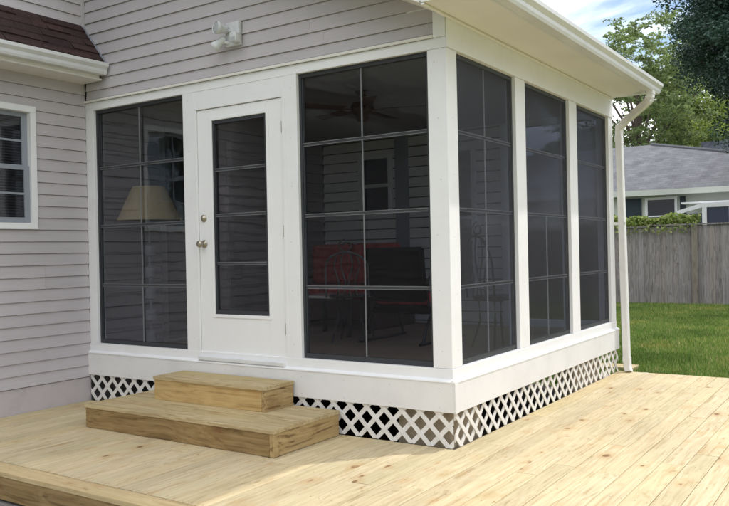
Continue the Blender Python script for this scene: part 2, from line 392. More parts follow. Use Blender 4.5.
# lawn blades where the photograph sees them
def blades():
    n = 150000
    y = 3.85 + (16.3 - 3.85) * rng.random(n) ** 1.25
    x = -4.6 + 7.4 * rng.random(n) - .0 * y
    h = .035 + .035 * rng.random(n); a = rng.random(n) * 6.283; w = .004 + .004 * rng.random(n) + .0006 * y
    lx = (rng.random(n) - .5) * .05; ly = (rng.random(n) - .5) * .05
    V = np.zeros((n, 3, 3)); V[:, 0] = np.c_[x + w*np.cos(a), y + w*np.sin(a), np.full(n, GZ)]
    V[:, 1] = np.c_[x - w*np.cos(a), y - w*np.sin(a), np.full(n, GZ)]; V[:, 2] = np.c_[x + lx, y + ly, GZ + h]
    me = bpy.data.meshes.new('grass'); me.vertices.add(n*3); me.vertices.foreach_set('co', V.ravel())
    me.loops.add(n*3); me.loops.foreach_set('vertex_index', np.arange(n*3)); me.polygons.add(n)
    me.polygons.foreach_set('loop_start', np.arange(n)*3); me.update(calc_edges=True)
    me.materials.append(M['blade']); o = bpy.data.objects.new('grass', me); COL.objects.link(o); return setting(o, 'stuff')
blades()

# ------------------------------------------------------------------ house (left)
H = thing('house', (LX, -1, GZ), 'two-storey house wing with mauve-grey clapboard siding beside the porch', 'house')
wy0, wy1, wz0, wz1 = -1.46, -.53, 1.583, 2.654
mb = siding(MB(), LX, 0, 1, -7., -.004, .22, 2.95, holes=[(wy0+.02, wy1-.02, wz0+.02, wz1-.02)])
mb.build('siding_wall', 'siding', H)
mb = siding(MB(), LX, 0, 1, -7., -.035, 3.40, 5.9); mb.build('upper_siding_wall', 'siding', H)
box('foundation', 'found', H, LX-.1, LX+.004, -7, 0, GZ-.05, .217, bevel=.002)
MB().box(LX-8, LX-.15, -7, 8, GZ, 5.9).build('wall', 'siding', H)
MB().box(LX-.14, LX-.006, -7, wy0-.005, .22, 5.9).box(LX-.14, LX-.006, wy1+.005, 3.8, .22, 5.9).box(LX-.14, LX-.006, wy0, wy1, .22, wz0).box(LX-.14, LX-.006, wy0, wy1, wz1, 5.9).build('sheathing', 'gap_shade', H)
MB().prism([(LX-8.4, 5.8), (LX+.4, 5.8), (LX+.4, 5.95), (LX-4, 8.2), (LX-8.4, 5.95)], 1, -7.3, 8.3).build('roof', 'shingle_red', H)
box('corner_trim', 'siding', H, LX, LX+.028, -.034, -.002, 3.36, 5.9, bevel=.002)
# pent roof and its gutter
pr = MB().prism([(LX+.002, 2.95), (LX+.28, 2.95), (LX+.28, 3.10), (LX+.002, 3.455)], 1, -7., -.05).build('pent_roof', 'soffit', H, .002)
mb = MB(); n = 5
for i in range(n):
    t0, t1 = i/n, (i+1)/n
    x0, z0 = LX+.315 + (-.312)*t0, 3.082 + .385*t0; x1, z1 = LX+.315 - .312*t1, 3.082 + .385*t1
    yy = -7.
    r2 = random.Random(i*3)
    while yy < -.04:
        w = r2.uniform(.14, .30); ye = min(yy + w - .003, -.035); th = r2.choice((.016, .022, .026))
        mb.add([(x0,yy,z0),(x0+th*.8,yy,z0+th*.8),(x1+.01,yy,z1+.012),(x1,yy,z1),(x0,ye,z0),(x0+th*.8,ye,z0+th*.8),(x1+.01,ye,z1+.012),(x1,ye,z1)],
               [(0,1,2,3),(7,6,5,4),(0,4,5,1),(1,5,6,2),(2,6,7,3),(3,7,4,0)])
        yy += w
mb.build('shingles', 'shingle_red', pr)
MB().prism([(LX+.002, 3.462), (LX+.33, 3.07), (LX+.345, 3.085), (LX+.012, 3.49)], 1, -.032, -.014).build('step_flashing', 'sash', pr)
def gutter(x0, w, zt, h, y0, y1, sgn=1):
    p = [(0, 0), (w*.62, 0), (w*.72, -h*-.2), (w*.74, h*.45), (w*.98, h*.72), (w, h*.97), (w, h), (w*.90, h), (w*.90, h*.96), (w*.95, h*.95), (w*.93, h*.74), (w*.69, h*.47), (w*.67, h*.24), (w*.6, .006), (.006, .006), (.006, h), (0, h)]
    mb = MB().prism([(x0 + sgn*q[0], zt - h + q[1]) for q in p], 1, y0, y1)
    cap = [p[0], p[1], p[2], p[3], p[4], p[5], p[6], (0, h)]
    for ya in (y0 - .003, y1): mb.prism([(x0 + sgn*q[0], zt - h + q[1]) for q in cap], 1, ya, ya + .003)
    return mb
gutter(LX+.283, .105, 3.075, .10, -7, -.03).build('gutter', 'gutter', H)
MB().prism([(LX+.0, 2.935), (LX+.283, 2.935), (LX+.283, 2.949), (LX+.0, 2.949)], 1, -7., -.025).build('soffit', 'soffit', H)
# window
W = MB().box(LX, LX+.03, wy0, wy1, wz0, wz0+.055).box(LX, LX+.03, wy0, wy1, wz1-.055, wz1).box(LX, LX+.03, wy1-.055, wy1, wz0+.0552, wz1-.0552).box(LX, LX+.03, wy0, wy0+.055, wz0+.0552, wz1-.0552).build('window', 'white', H, .003)
a, b, c, d = wy0+.057, wy1-.057, wz0+.057, wz1-.057; zm = 2.115
mb = MB()
for (q0, q1, dx) in ((c, zm+.02, -.02), (zm-.018, d, -.045)):
    mb.box(LX+dx, LX+dx+.023, a, a+.05, q0, q1).box(LX+dx, LX+dx+.023, b-.05, b, q0, q1).box(LX+dx, LX+dx+.023, a+.0502, b-.0502, q0, q0+.045).box(LX+dx, LX+dx+.023, a+.0502, b-.0502, q1-.038, q1)
mb.build('sash', 'sash', W, .002)
MB().box(LX-.09, LX-.001, wy1-.056, wy1-.021, wz0+.02, wz1-.02).box(LX-.09, LX-.001, wy0+.021, wy0+.056, wz0+.02, wz1-.02).box(LX-.09, LX-.001, wy0+.0562, wy1-.0562, wz1-.056, wz1-.021).box(LX-.09, LX-.001, wy0+.0562, wy1-.0562, wz0+.021, wz0+.056).build('jamb', 'white', W)
mb = MB()
for q0, q1, dx in ((c+.045, zm-.018, -.012), (zm+.027, d-.038, -.037)):
    zc = (q0+q1)/2; mb.box(LX+dx, LX+dx+.012, a+.05, b-.05, zc-.009, zc+.009).box(LX+dx, LX+dx+.012, (a+b)/2-.009, (a+b)/2+.009, q0, q1)
mb.build('muntin', 'sash', W)
MB().box(LX-.012, LX-.010, a+.04, b-.04, c+.03, zm).box(LX-.037, LX-.035, a+.04, b-.04, zm, d-.03).build('pane', 'glass', W)
mb = MB(); z = c
while z < d:
    mb.add([(LX-.075, a, z), (LX-.055, a, z+.012), (LX-.075, b, z), (LX-.055, b, z+.012), (LX-.075, a, z+.003), (LX-.055, a, z+.015), (LX-.075, b, z+.003), (LX-.055, b, z+.015)],
           [(0,1,3,2),(4,6,7,5),(0,4,5,1),(2,3,7,6),(0,2,6,4),(1,5,7,3)]); z += .024
mb.build('blinds', 'blind', W)
# ------------------------------------------------------------------ porch
P = thing('screened_porch', (-1.9, 1.9, GZ), 'white-framed screened porch with dark vinyl windows and lattice skirting', 'porch')
# posts: front
def post(x0, x1, y0, y1, z0=ZB, z1=ZT): return box('post', 'white', P, x0, x1, y0, y1, z0, z1)
D = .09
FW = [(-3.671, -2.499), (-1.277, -.146)]
DR = (-2.338, -1.430)
RW = [(.151, 1.161), (1.356, 2.407), (2.615, 3.613)]
post(LX+.002, -3.671, 0, D); 
box('post', 'white', P, -2.499, DR[0]-.035, 0, D, ZB, ZT); box('post', 'white', P, DR[1]+.035, -1.277, 0, D, ZB, ZT)
box('corner_post', 'white', P, -.146, 0, 0, .151, ZB+.001, ZT-.001, bevel=.004)

_ = 0
for a, b in ((1.161, 1.356), (2.407, 2.615), (3.613, YE)): box('post', 'white', P, -D, 0, a, b, ZB+.001, ZT-.001)
# sill, skirt with its ledge, head beam
MB().box(LX+.002, .004, -.004, D+.01, ZK1, ZB).box(-D-.01, .004, D+.0102, YE, ZK1, ZB).build('sill', 'white', P, .003)
MB().prism([(-.034, ZK1-.004), (.0, ZK1-.004), (.0, ZK1+.018), (-.012, ZK1+.018), (-.034, ZK1+.004)], 0, LX+.002, .002).build('ledge_cap', 'white', P)
MB().prism([(.034, ZK1-.004), (.0045, ZK1-.004), (.0045, ZK1+.018), (.012, ZK1+.018), (.034, ZK1+.004)], 1, -.034, YE+.003).build('ledge_cap', 'white', P)
box('skirt_board', 'skirt', P, LX+.002, .028, -.030, -.006, ZK0, ZK1-.005, bevel=.002)
box('skirt_board', 'skirt', P, .006, .030, -.0055, YE, ZK0, ZK1-.005, bevel=.002)
box('corner_trim', 'skirt', P, .0285, .036, -.036, -.0055+.02, ZK0-.002, ZK1-.006, bevel=.002)
MB().box(LX+.002, -.0005, .0, D, ZT, HEAD).build('head_board', 'white', P, .002)
box('head_beam', 'white', P, -D, .0, .0, YE, HEAD+.0005, ZF-.002, bevel=.003)
box('head_beam', 'white', P, -D, .0, D+.001, YE, ZT, HEAD, bevel=.002)
box('head_beam', 'white', P, 0.0005, .0095, -.004, YE, ZT+.0, ZF-.0025, bevel=.002)
box('trim_channel', 'soffit', P, LX+.002, -.092, -.020, -.003, HEAD+.001, HEAD+.021, bevel=.002)
MB().prism([(-.09, HEAD+.001), (-.0005, HEAD+.001), (-.0005, ZF-.001), (-.09, ZF-.001+.5*.0895)], 1, -.016, -.0005).build('corner_board', 'white', P, .002)
MB().prism([(-.3, ZF-.01), (-.0, ZF-.01), (-.0, ZF+.09), (-.3, ZF+.24)], 1, .0005, .088).build('gable_filler', 'white', P)
# gable siding
def gtop(zb, u0, u1): return (u0, min(u1, -(zb - PITCH - ZF) / .5 - .01)) if zb - PITCH > ZF else (u0, u1)
siding(MB(), .004, 1, -1, LX+.03, -.091, HEAD+.027, 4.85, top=gtop, zref=2.7575).build('gable_siding', 'siding', P)
MB().prism([(LX, HEAD+.03), (-.09, HEAD+.03), (-.09, ZF), (LX, 4.7)], 1, .02, .08).build('gable_wall', 'gap_shade', P)
# floor, ceiling, inner walls
box('floor', 'floor_in', P, LX+.002, -.002, .004, YE-.03, ZK1-.10, FLOOR, bevel=0)
box('floor_edge', 'white', P, LX+.002, -D-.012, D+.012, YE-.1, FLOOR+.0005, FLOOR+.004, bevel=0).data.materials[0] = M['floor_in']
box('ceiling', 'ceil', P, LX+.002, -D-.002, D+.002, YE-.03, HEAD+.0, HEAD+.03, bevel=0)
inner_hole = (.94, 1.86, .46, 2.60)
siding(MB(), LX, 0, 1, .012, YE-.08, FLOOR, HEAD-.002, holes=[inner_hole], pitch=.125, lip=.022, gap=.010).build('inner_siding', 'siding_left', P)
idr = MB().box(LX, LX+.03, .87, .94, FLOOR+.005, 2.67).box(LX, LX+.03, 1.86, 1.93, FLOOR+.005, 2.67).box(LX, LX+.03, .9402, 1.8598, 2.60, 2.67).build('inner_door_frame', 'bar', P, .002)
MB().box(LX-.05, LX-.02, .94, 1.86, FLOOR+.005, 2.60).build('inner_door', 'darkglass', idr)
bh = [(-3.165, -2.76, 1.80, 2.50), (-2.10, -1.62, .9, 2.50)]
siding(MB(), YE-.06, 1, -1, LX+.016, -1.25, FLOOR, HEAD-.002, holes=bh, pitch=.125, lip=.022, gap=.014).build('back_siding', 'siding_in', P)
MB().box(LX, bh[0][0]-.001, YE-.055, YE, GZ, HEAD).box(bh[0][1]+.001, bh[1][0]-.001, YE-.055, YE, GZ, HEAD).box(bh[1][1]+.001, -1.25, YE-.055, YE, GZ, HEAD).box(bh[0][0]-.001, bh[0][1]+.001, YE-.055, YE-.001, GZ, bh[0][2]).box(bh[0][0]-.001, bh[0][1]+.001, YE-.055, YE-.001, bh[0][3], HEAD).box(bh[1][0]-.001, bh[1][1]+.001, YE-.055, YE-.001, GZ, bh[1][2]).box(bh[1][0]-.001, bh[1][1]+.001, YE-.055, YE-.001, bh[1][3], HEAD).build('back_wall', 'gap_shade', P)
for (a, b, c, d) in bh:
    f = MB().box(a-.05, a+.01, YE-.085, YE-.05, c-.05, d+.05).box(b-.01, b+.05, YE-.085, YE-.05, c-.05, d+.05).box(a+.0102, b-.0102, YE-.085, YE-.05, d-.01, d+.05).box(a-.06, b+.06, YE-.10, YE-.0855, c-.055, c+.012).box(a+.0102, b-.0102, YE-.08, YE-.05, (c+d)/2-.02, (c+d)/2+.02).build('back_window', 'white', P, .002)
    MB().box(a, b, YE-.04, YE-.035, c, d).build('pane', 'darkglass', f)
MB().box(-2.66, -2.47, YE-.095, YE-.0755, FLOOR, HEAD-.002).build('back_post', 'sash', P, .002)
MB().box(-1.25, -1.13, YE-.09, YE, FLOOR, HEAD-.002).box(-1.1298, -D-.001, YE-.09, YE, ZK1, ZB).box(-1.1298, -D-.001, YE-.09, YE, ZT, HEAD).box(-D-.06, -D-.001, YE-.09, YE, ZB+.001, ZT-.001).build('back_screen_frame', 'white', P, .002)
MB().box(-1.1298, -D-.061, YE-.05, YE-.046, ZB, ZT).build('back_screen', 'dark_mesh', P)

def win(axis, u0, u1, z0=ZB, z1=ZT, glass='vinyl', bars=(1.07, 1.61, 2.147), div=None, depth=.03, parent=P, name='window', fw=.022, dk='frame', slack=0.):
    """charcoal vent stack set back in its opening: frame > panes, crossbars, dividers"""
    def bx(mb, a, b, d0, d1, c, d):
        return mb.box(a, b, d0, d1, c, d) if axis == 1 else mb.box(-d1, -d0, a, b, c, d)
    e = .0006
    mb = MB(); d0, d1 = depth, depth+.035
    bx(mb, u0+e, u0+fw, d0, d1, z0+e, z1-e); bx(mb, u1-fw, u1-e, d0, d1, z0+e, z1-e)
    bx(mb, u0+fw+e, u1-fw-e, d0, d1, z0+e, z0+fw*1.7); bx(mb, u0+fw+e, u1-fw-e, d0, d1, z1-fw*1.4, z1-e)
    # screen track proud of the vents
    bx(mb, u0+fw+e, u0+fw+.010, d0+.008, d1-.004, z0+fw*1.7+e, z1-fw*1.4-e); bx(mb, u1-fw-.010, u1-fw-e, d0+.008, d1-.004, z0+fw*1.7+e, z1-fw*1.4-e)
    f = mb.build(name, dk, parent, .0015)
    zs = [z0+fw*1.7] + list(bars) + [z1-fw*1.4]
    for i in range(len(zs)-1):                       # each vent hangs in its own track, a little deeper than the one below
        dd = d0 + .016 + .004*i
        bx(MB(), u0+fw, u1-fw, dd, dd+.0015, zs[i]+.004, zs[i+1]-.004).build('pane', glass, f)
    rr = random.Random(int(u0*100)+axis)
    for i, zb in enumerate(bars):
        sl = rr.uniform(-.003, .003)
        mb = MB()
        bx(mb, u0+fw+.011, u1-fw-.011, d0+.010, d0+.030, zb-.013, zb+.013)
        c = mb.build('crossbar', 'bar_dark', f, .001)
        mb = MB(); bx(mb, u0+fw+.011, u1-fw-.011, d0+.005, d0+.0098, zb+.008, zb+.0125); bx(mb, u0+fw+.011, u1-fw-.011, d0+.005, d0+.0098, zb-.0125, zb-.009)
        mb.build('crossbar_edge', 'bar_side' if glass == 'vinyl_side' else 'bar', f)
    if glass == 'vinyl_side': bx(MB(), u0+fw, u1-fw, d0+.002, d0+.0028, z0+fw*1.7, z1-fw*1.4).build('insect_screen', 'mesh', f)
    if div:
        for lo, hi in div:
            um = (u0+u1)/2; bx(MB(), um-.0045, um+.0045, d0+.006, d0+.014, lo+.014, hi-.014).build('divider', 'bar_side' if glass == 'vinyl_side' else 'bar', f)
    return f
VZ = [ZB+.025, 1.07, 1.61, 2.147, ZT-.02]
allv = list(zip(VZ[:-1], VZ[1:]))
for u0, u1 in FW: win(1, u0, u1, div=allv)
win(0, *RW[0], glass='vinyl_side', div=allv)
win(0, *RW[1], glass='vinyl_side', div=[allv[0], allv[1]])
win(0, *RW[2], glass='vinyl_side')

# door: frame, slab with vent lite, hardware
MB().box(DR[0]-.035, DR[0]-.004, -.002, D, ZB-.03, ZT-.08).box(DR[1]+.004, DR[1]+.035, -.002, D, ZB-.03, ZT-.08).box(DR[0]-.0045, DR[1]+.0045, -.002, D, 2.53, 2.60).build('door_frame', 'white', P, .003)
box('door_header', 'white', P, DR[0]-.0345, DR[1]+.0345, .002, D, 2.6005, ZT-.0005, bevel=.002)
box('threshold', 'gutter', P, DR[0]-.003, DR[1]+.003, -.035, .06, .462, .493, bevel=.004)
gx0, gx1, gz0, gz1 = -2.173, -1.592, .842, 2.428
dr = MB().box(DR[0], gx0, .010, .055, .497, 2.526).box(gx1, DR[1], .010, .055, .497, 2.526).box(gx0+.0002, gx1-.0002, .010, .055, .497, gz0).box(gx0+.0002, gx1-.0002, .010, .055, gz1, 2.526).build('door', 'door', P, .003)
m_ = .028
MB().box(gx0-m_, gx0, .003, .0098, gz0-m_, gz1+m_).box(gx1, gx1+m_, .003, .0098, gz0-m_, gz1+m_).box(gx0+.0002, gx1-.0002, .003, .0098, gz0-m_, gz0).box(gx0+.0002, gx1-.0002, .003, .0098, gz1, gz1+m_).build('lite_moulding', 'door', dr, .003)
def dwin():
    fw = .022; mb = MB().box(gx0, gx0+fw, .012, .04, gz0, gz1).box(gx1-fw, gx1, .012, .04, gz0, gz1).box(gx0+fw, gx1-fw, .012, .04, gz0, gz0+.035).box(gx0+fw, gx1-fw, .012, .04, gz1-.03, gz1)
    mb.build('lite_frame', 'frame', dr, .0015)
    zs = [gz0+.035, 1.254, 1.65, 2.021, gz1-.03]
    for i in range(4): MB().box(gx0+fw, gx1-fw, .026+.003*i, .0275+.003*i, zs[i]+.003, zs[i+1]-.003).build('pane', 'vinyl_door', dr)
    for z in zs[1:4]:
        MB().box(gx0+fw, gx1-fw, .018, .035, z-.013, z+.013).build('crossbar', 'bar_dark', dr, .001)
        MB().box(gx0+fw, gx1-fw, .014, .0178, z+.007, z+.012).box(gx0+fw, gx1-fw, .014, .0178, z-.012, z-.008).build('crossbar_edge', 'bar', dr)
dwin()
def ylathe(prof, x, z, y0, seg=20):
    mb = MB().lathe(prof, 0, 0, seg)
    return mb.xform(Matrix.Translation((x, y0, z)) @ Matrix.Rotation(R(90), 4, 'X'))
kb = ylathe([(.033, 0), (.033, .005), (.024, .010), (.012, .014), (.011, .030), (.020, .036), (.028, .046), (.030, .058), (.025, .070), (.012, .076)], -2.283, 1.42, .0095).build('doorknob', 'steel', dr, smooth=True)
db = ylathe([(.030, 0), (.030, .008), (.024, .014), (.016, .016), (.016, .022), (.006, .024)], -2.283, 1.632, .0095).build('deadbolt', 'steel', dr, smooth=True)
# hinges
for z in (.75, 1.5, 2.3): MB().tube([(DR[1]+.002, .004, z-.045), (DR[1]+.002, .004, z+.045)], .006, 8).build('hinge', 'steel', dr)

rn = random.Random(9)
# fasteners belong to the boards they hold: extra faces with their own material
NAIL = painted('dull_nail_heads', (.40, .39, .38), .5)
def nails(o, pts, axis, r=.0034):
    me = o.data; bm = bmesh.new(); bm.from_mesh(me); me.materials.append(NAIL)
    for p in pts:
        vs = [bm.verts.new((p[0] + (r*math.cos(t) if axis == 1 else 0), p[1] + (r*math.cos(t) if axis == 0 else 0), p[2] + r*math.sin(t))) for t in (0, 1.05, 2.1, 3.14, 4.19, 5.24)]
        f = bm.faces.new(vs); f.material_index = 1
    bm.to_mesh(me); bm.free()
rn = random.Random(9)
for o in list(P.children):
    b = [Vector(v) for v in o.bound_box]; lo = [min(v[i] for v in b) for i in range(3)]; hi = [max(v[i] for v in b) for i in range(3)]
    if o.name.startswith(('post', 'corner_post')):
        if lo[1] < .01: nails(o, [((lo[0]+hi[0])/2 + rn.uniform(-.02, .02), lo[1]-.0012, ZB+.12+k*.39+rn.uniform(-.02, .02)) for k in range(6)], 1)
        if hi[0] > -.01: nails(o, [(hi[0]+.0012, (lo[1]+hi[1])/2 + rn.uniform(-.02, .02), ZB+.12+k*.39+rn.uniform(-.02, .02)) for k in range(6)], 0)
    if o.name.startswith('skirt_board'):
        if hi[0]-lo[0] > 1: nails(o, [(-3.6+k*.39, lo[1]-.0012, z) for k in range(10) for z in (ZK0+.03, ZK1-.045)], 1)
        else: nails(o, [(hi[0]+.0012, .2+k*.38, z) for k in range(10) for z in (ZK0+.03, ZK1-.045)], 0)

# lattice
def clip(poly, f):                                     # keep f(p) >= 0
    out = []
    for i in range(len(poly)):
        a, b = poly[i], poly[(i+1) % len(poly)]; fa, fb = f(a), f(b)
        if fa >= 0: out.append(a)
        if fa * fb < 0:
            t = fa / (fa - fb); out.append((a[0] + t*(b[0]-a[0]), a[1] + t*(b[1]-a[1])))
    return out
def lattice(axis, u0, u1, z0, z1, base, sgn):
    mb = MB(); pitch = .146; hw = .032 * math.sqrt(2) / 2
    for s, layer in ((1, 0), (-1, 1)):
        u = u0 - (z1 - z0) - pitch + .03; k = 0
        while u < u1 + (z1 - z0) + pitch:
            du = (z1 - z0) * s
            poly = [(u-hw, z0), (u+hw, z0), (u+hw+du, z1), (u-hw+du, z1)]
            for f in (lambda p: p[0]-u0, lambda p: u1-p[0]):
                poly = clip(poly, f) if len(poly) > 2 else []
            if len(poly) > 2:
                a = base + sgn*(.0065*layer + .0005); b = a + sgn*.006
                if axis == 1: mb.prism(poly, 1, a, b)
                else: mb.prism(poly, 0, a, b)
            u += pitch
    return mb
lattice(1, LX+.02, .002, .004, ZK0-.001, -.003, -1).build('lattice_skirt', 'lattice', P)
lattice(0, -.0, YE-.01, .004, ZK0-.001, .003, 1).build('lattice_skirt', 'lattice', P)
# framing seen through the lattice
MB().box(-.46, -.045, .05, .19, GZ, ZK0+.05).box(-.185, -.045, .191, .50, GZ, ZK0+.05).build('pier', 'block', P)
MB().box(-.185, -.045, 2.5, 3.3, GZ, ZK0+.05).build('pier', 'block', P)

# roof
sfp = MB().box(.0105, .402, -.352, YE-.04, ZF, ZF+.012).build('soffit', 'soffit', P)
box('soffit_trim', 'soffit', P, .0102, .034, -.35, YE-.042, ZF-.016, ZF-.0025, bevel=.002)
box('fascia', 'gutter', P, .4025, .422, -.352, YE-.04, ZF-.018, ZF+.10, bevel=.002)
gutter(.4225, .112, ZF+.085, .10, -.36, YE-.03).build('gutter', 'gutter', P)
sl = .5
MB().prism([(.0, ZF+.0125), (.402, ZF+.0125), (.402, ZF+.10), (LX, ZF+.10+sl*(.402-LX)), (LX, ZF+.012-sl*LX)], 1, -.35, -.325).build('rake_board', 'gutter', P)
MB().prism([(.0, ZF+.002), (.0, ZF+.012), (LX, ZF+.012-sl*LX), (LX, ZF+.002-sl*LX)], 1, -.352, 0.0).build('rake_soffit', 'soffit', P)
rf = MB().prism([(.401, ZF+.013), (.401, ZF+.095), (LX+.002, ZF+.095+sl*(.401-LX)), (LX+.002, ZF+.25-sl*LX)], 1, .09, YE-.041).build('roof', 'gutter', P)
mb = MB(); x = .47; k = 0
while x > LX:
    z = ZF + .108 + sl*(.402-x); x1 = max(x-.15, LX)
    mb.add([(x, -.37, z), (x, YE-.02, z), (x1, YE-.02, z+sl*(x-x1)-.006), (x1, -.37, z+sl*(x-x1)-.006), (x, -.37, z-.008), (x, YE-.02, z-.008), (x1, YE-.02, z+sl*(x-x1)-.012), (x1, -.37, z+sl*(x-x1)-.012)],
           [(0,1,2,3),(7,6,5,4),(0,4,5,1),(1,5,6,2),(2,6,7,3),(3,7,4,0)]); x = x1
    if x <= LX + 1e-6: break
mb.build('shingles', 'shingle_red', rf)
# downspout: rectangular pipe swept along a path
def rectpipe(pts, w, d):
    pts = [Vector(p) for p in pts]; mb = MB(); vs = []
    ref = Vector((0, 1, 0))
    for i, p in enumerate(pts):
        t = (pts[min(i+1, len(pts)-1)] - pts[max(i-1, 0)]).normalized(); a = ref; b = t.cross(a).normalized(); a2 = b.cross(t).normalized()
        for q in ((-1,-.8),(-.8,-1),(-.35,-.97),(0,-.88),(.35,-.97),(.8,-1),(1,-.8),(1,.8),(.8,1),(.35,.97),(0,.88),(-.35,.97),(-.8,1),(-1,.8)):
            vs.append(p + a2*q[0]*d/2 + b*q[1]*w/2)
    n = 14; fs = [(i*n+k, i*n+(k+1) % n, (i+1)*n+(k+1) % n, (i+1)*n+k) for i in range(len(pts)-1) for k in range(n)]
    fs += [tuple(range(n-1, -1, -1)), tuple((len(pts)-1)*n+k for k in range(n))]
    return mb.add(vs, fs)
ds = rectpipe([(.462, 3.50, ZF-.0), (.460, 3.50, ZF-.075), (.43, 3.52, ZF-.115), (.15, 3.72, ZF-.255), (.07, 3.78, ZF-.31), (.06, 3.79, ZF-.38), (.075, 3.785, 1.6), (.108, 3.74, .16), (.118, 3.735, .06), (.132, 3.72, .008)], .068, .08).build('downspout', 'down', P)
for p, q in (((.462, 3.50, ZF-.012), (.461, 3.50, ZF-.045)), ((.058, 3.79, ZF-.41), (.0585, 3.79, ZF-.46)), ((.110, 3.74, .10), (.108, 3.742, .16)), ((.452, 3.505, ZF-.088), (.436, 3.516, ZF-.108)), ((.09, 3.765, ZF-.292), (.074, 3.777, ZF-.306))):
    rectpipe([p, q], .076, .088).build('coupling', 'down', ds)
box('strap', 'down', ds, .0, .122, 3.745, 3.752, 1.55, 1.58, bevel=.001)

# ------------------------------------------------------------------ deck
DK = thing('deck', (1, 1, GZ), 'low platform deck of new pale pine boards around the porch corner', 'deck')
mb = MB(); bw = .1385; gap = .0038; x = LX+.006; XR = 3.55; i = 0
rd = random.Random(5)
while x < XR:
    x1 = min(x + bw, XR)
    if x < .008 < x1 - .01: x1 = .008
    y0 = -1.723; yend = -.02 if x1 < .0085 else YE+.022
    js = []
    yj = y0 + rd.uniform(.6, 3.6)
    while yj < yend - .4: js.append(yj); yj += rd.uniform(2.4, 3.66)
    cs = [y0] + js + [yend]
    for a, b in zip(cs[:-1], cs[1:]):
        dz = rd.uniform(-.0012, .0012); g_ = gap/2 * rd.uniform(.5, 1.2)
        xa, xb, ya, yb = x+g_, x1-g_, a+.0012, b-.0012
        e = .0025
        mb.prism([(xa, -.026), (xb, -.026), (xb, -e+dz), (xb-e, dz), (xa+e, dz), (xa, -e+dz)], 1, ya, yb)
    x = x1
mb.build('decking', 'deck', DK)
# screws
mb = MB()
for yy in (-1.70, -1.30, -.9, -.5, -.1, .3, .7, 1.1, 1.5, 1.9, 2.3, 2.7, 3.1, 3.5):
    x = LX + .006
    while x < XR - .1:
        if not (x + .07 < .05 and yy > -.03):
            for dx in (.030, .108):
                jx, jy = rd.uniform(-.004, .004), rd.uniform(-.008, .008); cx, cy = x+dx+jx, yy+jy
                mb.add([(cx+.0038*math.cos(t), cy+.0038*math.sin(t), .0016) for t in (0, 1.05, 2.1, 3.14, 4.19, 5.24)], [(0,1,2,3,4,5)])
        x += bw
scr = mb.build('screws', 'iron', DK); scr.data.materials[0] = painted('deck_screw_heads', (.16, .13, .09), .5); scr['kind'] = 'stuff'
MB().prism([(-1.868, -.030), (-1.728, -.030), (-1.728, -.003), (-1.731, 0.0005), (-1.865, .0005), (-1.868, -.003)], 0, LX+.006, .9).prism([(-1.868, -.030), (-1.728, -.030), (-1.728, -.003), (-1.731, 0.001), (-1.865, .001), (-1.868, -.003)], 0, .903, XR).build('border_board', 'deck_x', DK)
box('fascia_board', 'fascia', DK, LX+.006, XR-.002, -1.863, -1.825, -.178, -.0305, bevel=.003)
box('fascia_board', 'fascia_y', DK, XR-.04, XR-.002, -1.824, YE, -.178, -.0305, bevel=.003)
box('fascia_board', 'fascia', DK, .05, XR-.042, YE-.02, YE+.015, -.178, -.0305, bevel=.003)
mb = MB(); y = -1.4
while y < -.1: mb.box(LX+.01, XR-.05, y, y+.038, -.178, -.028); y += .4
mb.build('joist', 'fascia', DK)

# ------------------------------------------------------------------ steps
ST = thing('wooden_steps', (-1.85, -.4, 0.002), 'two-tread pine box steps below the porch door', 'steps')
def stepbox(x0, x1, yf, z0, zt, fm, nb, nm):
    s = MB().box(x0+.002, x1-.04, yf+.004, yf+.042, z0, zt-.026).build(nm, fm, ST, .003)
    MB().box(x1-.0385, x1-.002, yf+.004, -.050, z0, zt-.026).build('end_board', 'fascia_y', s, .003)
    MB().box(x0+.002, x0+.038, yf+.0425, -.050, z0, zt-.026).build('end_board', 'fascia_y', s, .003)
    t = MB(); w = (-.045 - yf) / nb
    for k in range(nb):
        a, b = yf + k*w + (.0016 if k else -.004), yf + (k+1)*w - .0016; e = .003
        t.prism([(a, zt-.0255), (b, zt-.0255), (b, zt-e), (b-e, zt), (a+e, zt), (a, zt-e)], 0, x0-.004, x1+.004)
    nf = len(t.f)
    for k in range(nb):
        for x in ([x0+.03, x0+.48, (x0+x1)/2, x1-.48, x1-.03] if nb > 2 else [x0+.03, (x0+x1)/2, x1-.03]):
            for q in (.25, .75):
                cx, cy = x + random.uniform(-.006, .006), yf + (k+q)*w
                t.add([(cx+.0042*math.cos(a), cy+.0042*math.sin(a), zt+.0004) for a in (0, 1.05, 2.1, 3.14, 4.19, 5.24)], [(0,1,2,3,4,5)])
    tr_ = t.build('tread', 'tread', ST); tr_.data.materials.append(scr.data.materials[0])
    for p in tr_.data.polygons[nf:]: p.material_index = 1
stepbox(-2.827, -.906, -.783, .002, .182, 'fascia', 5, 'lower_riser')
stepbox(-2.499, -1.325, -.374, .1825, .365, 'riser', 2, 'upper_riser')

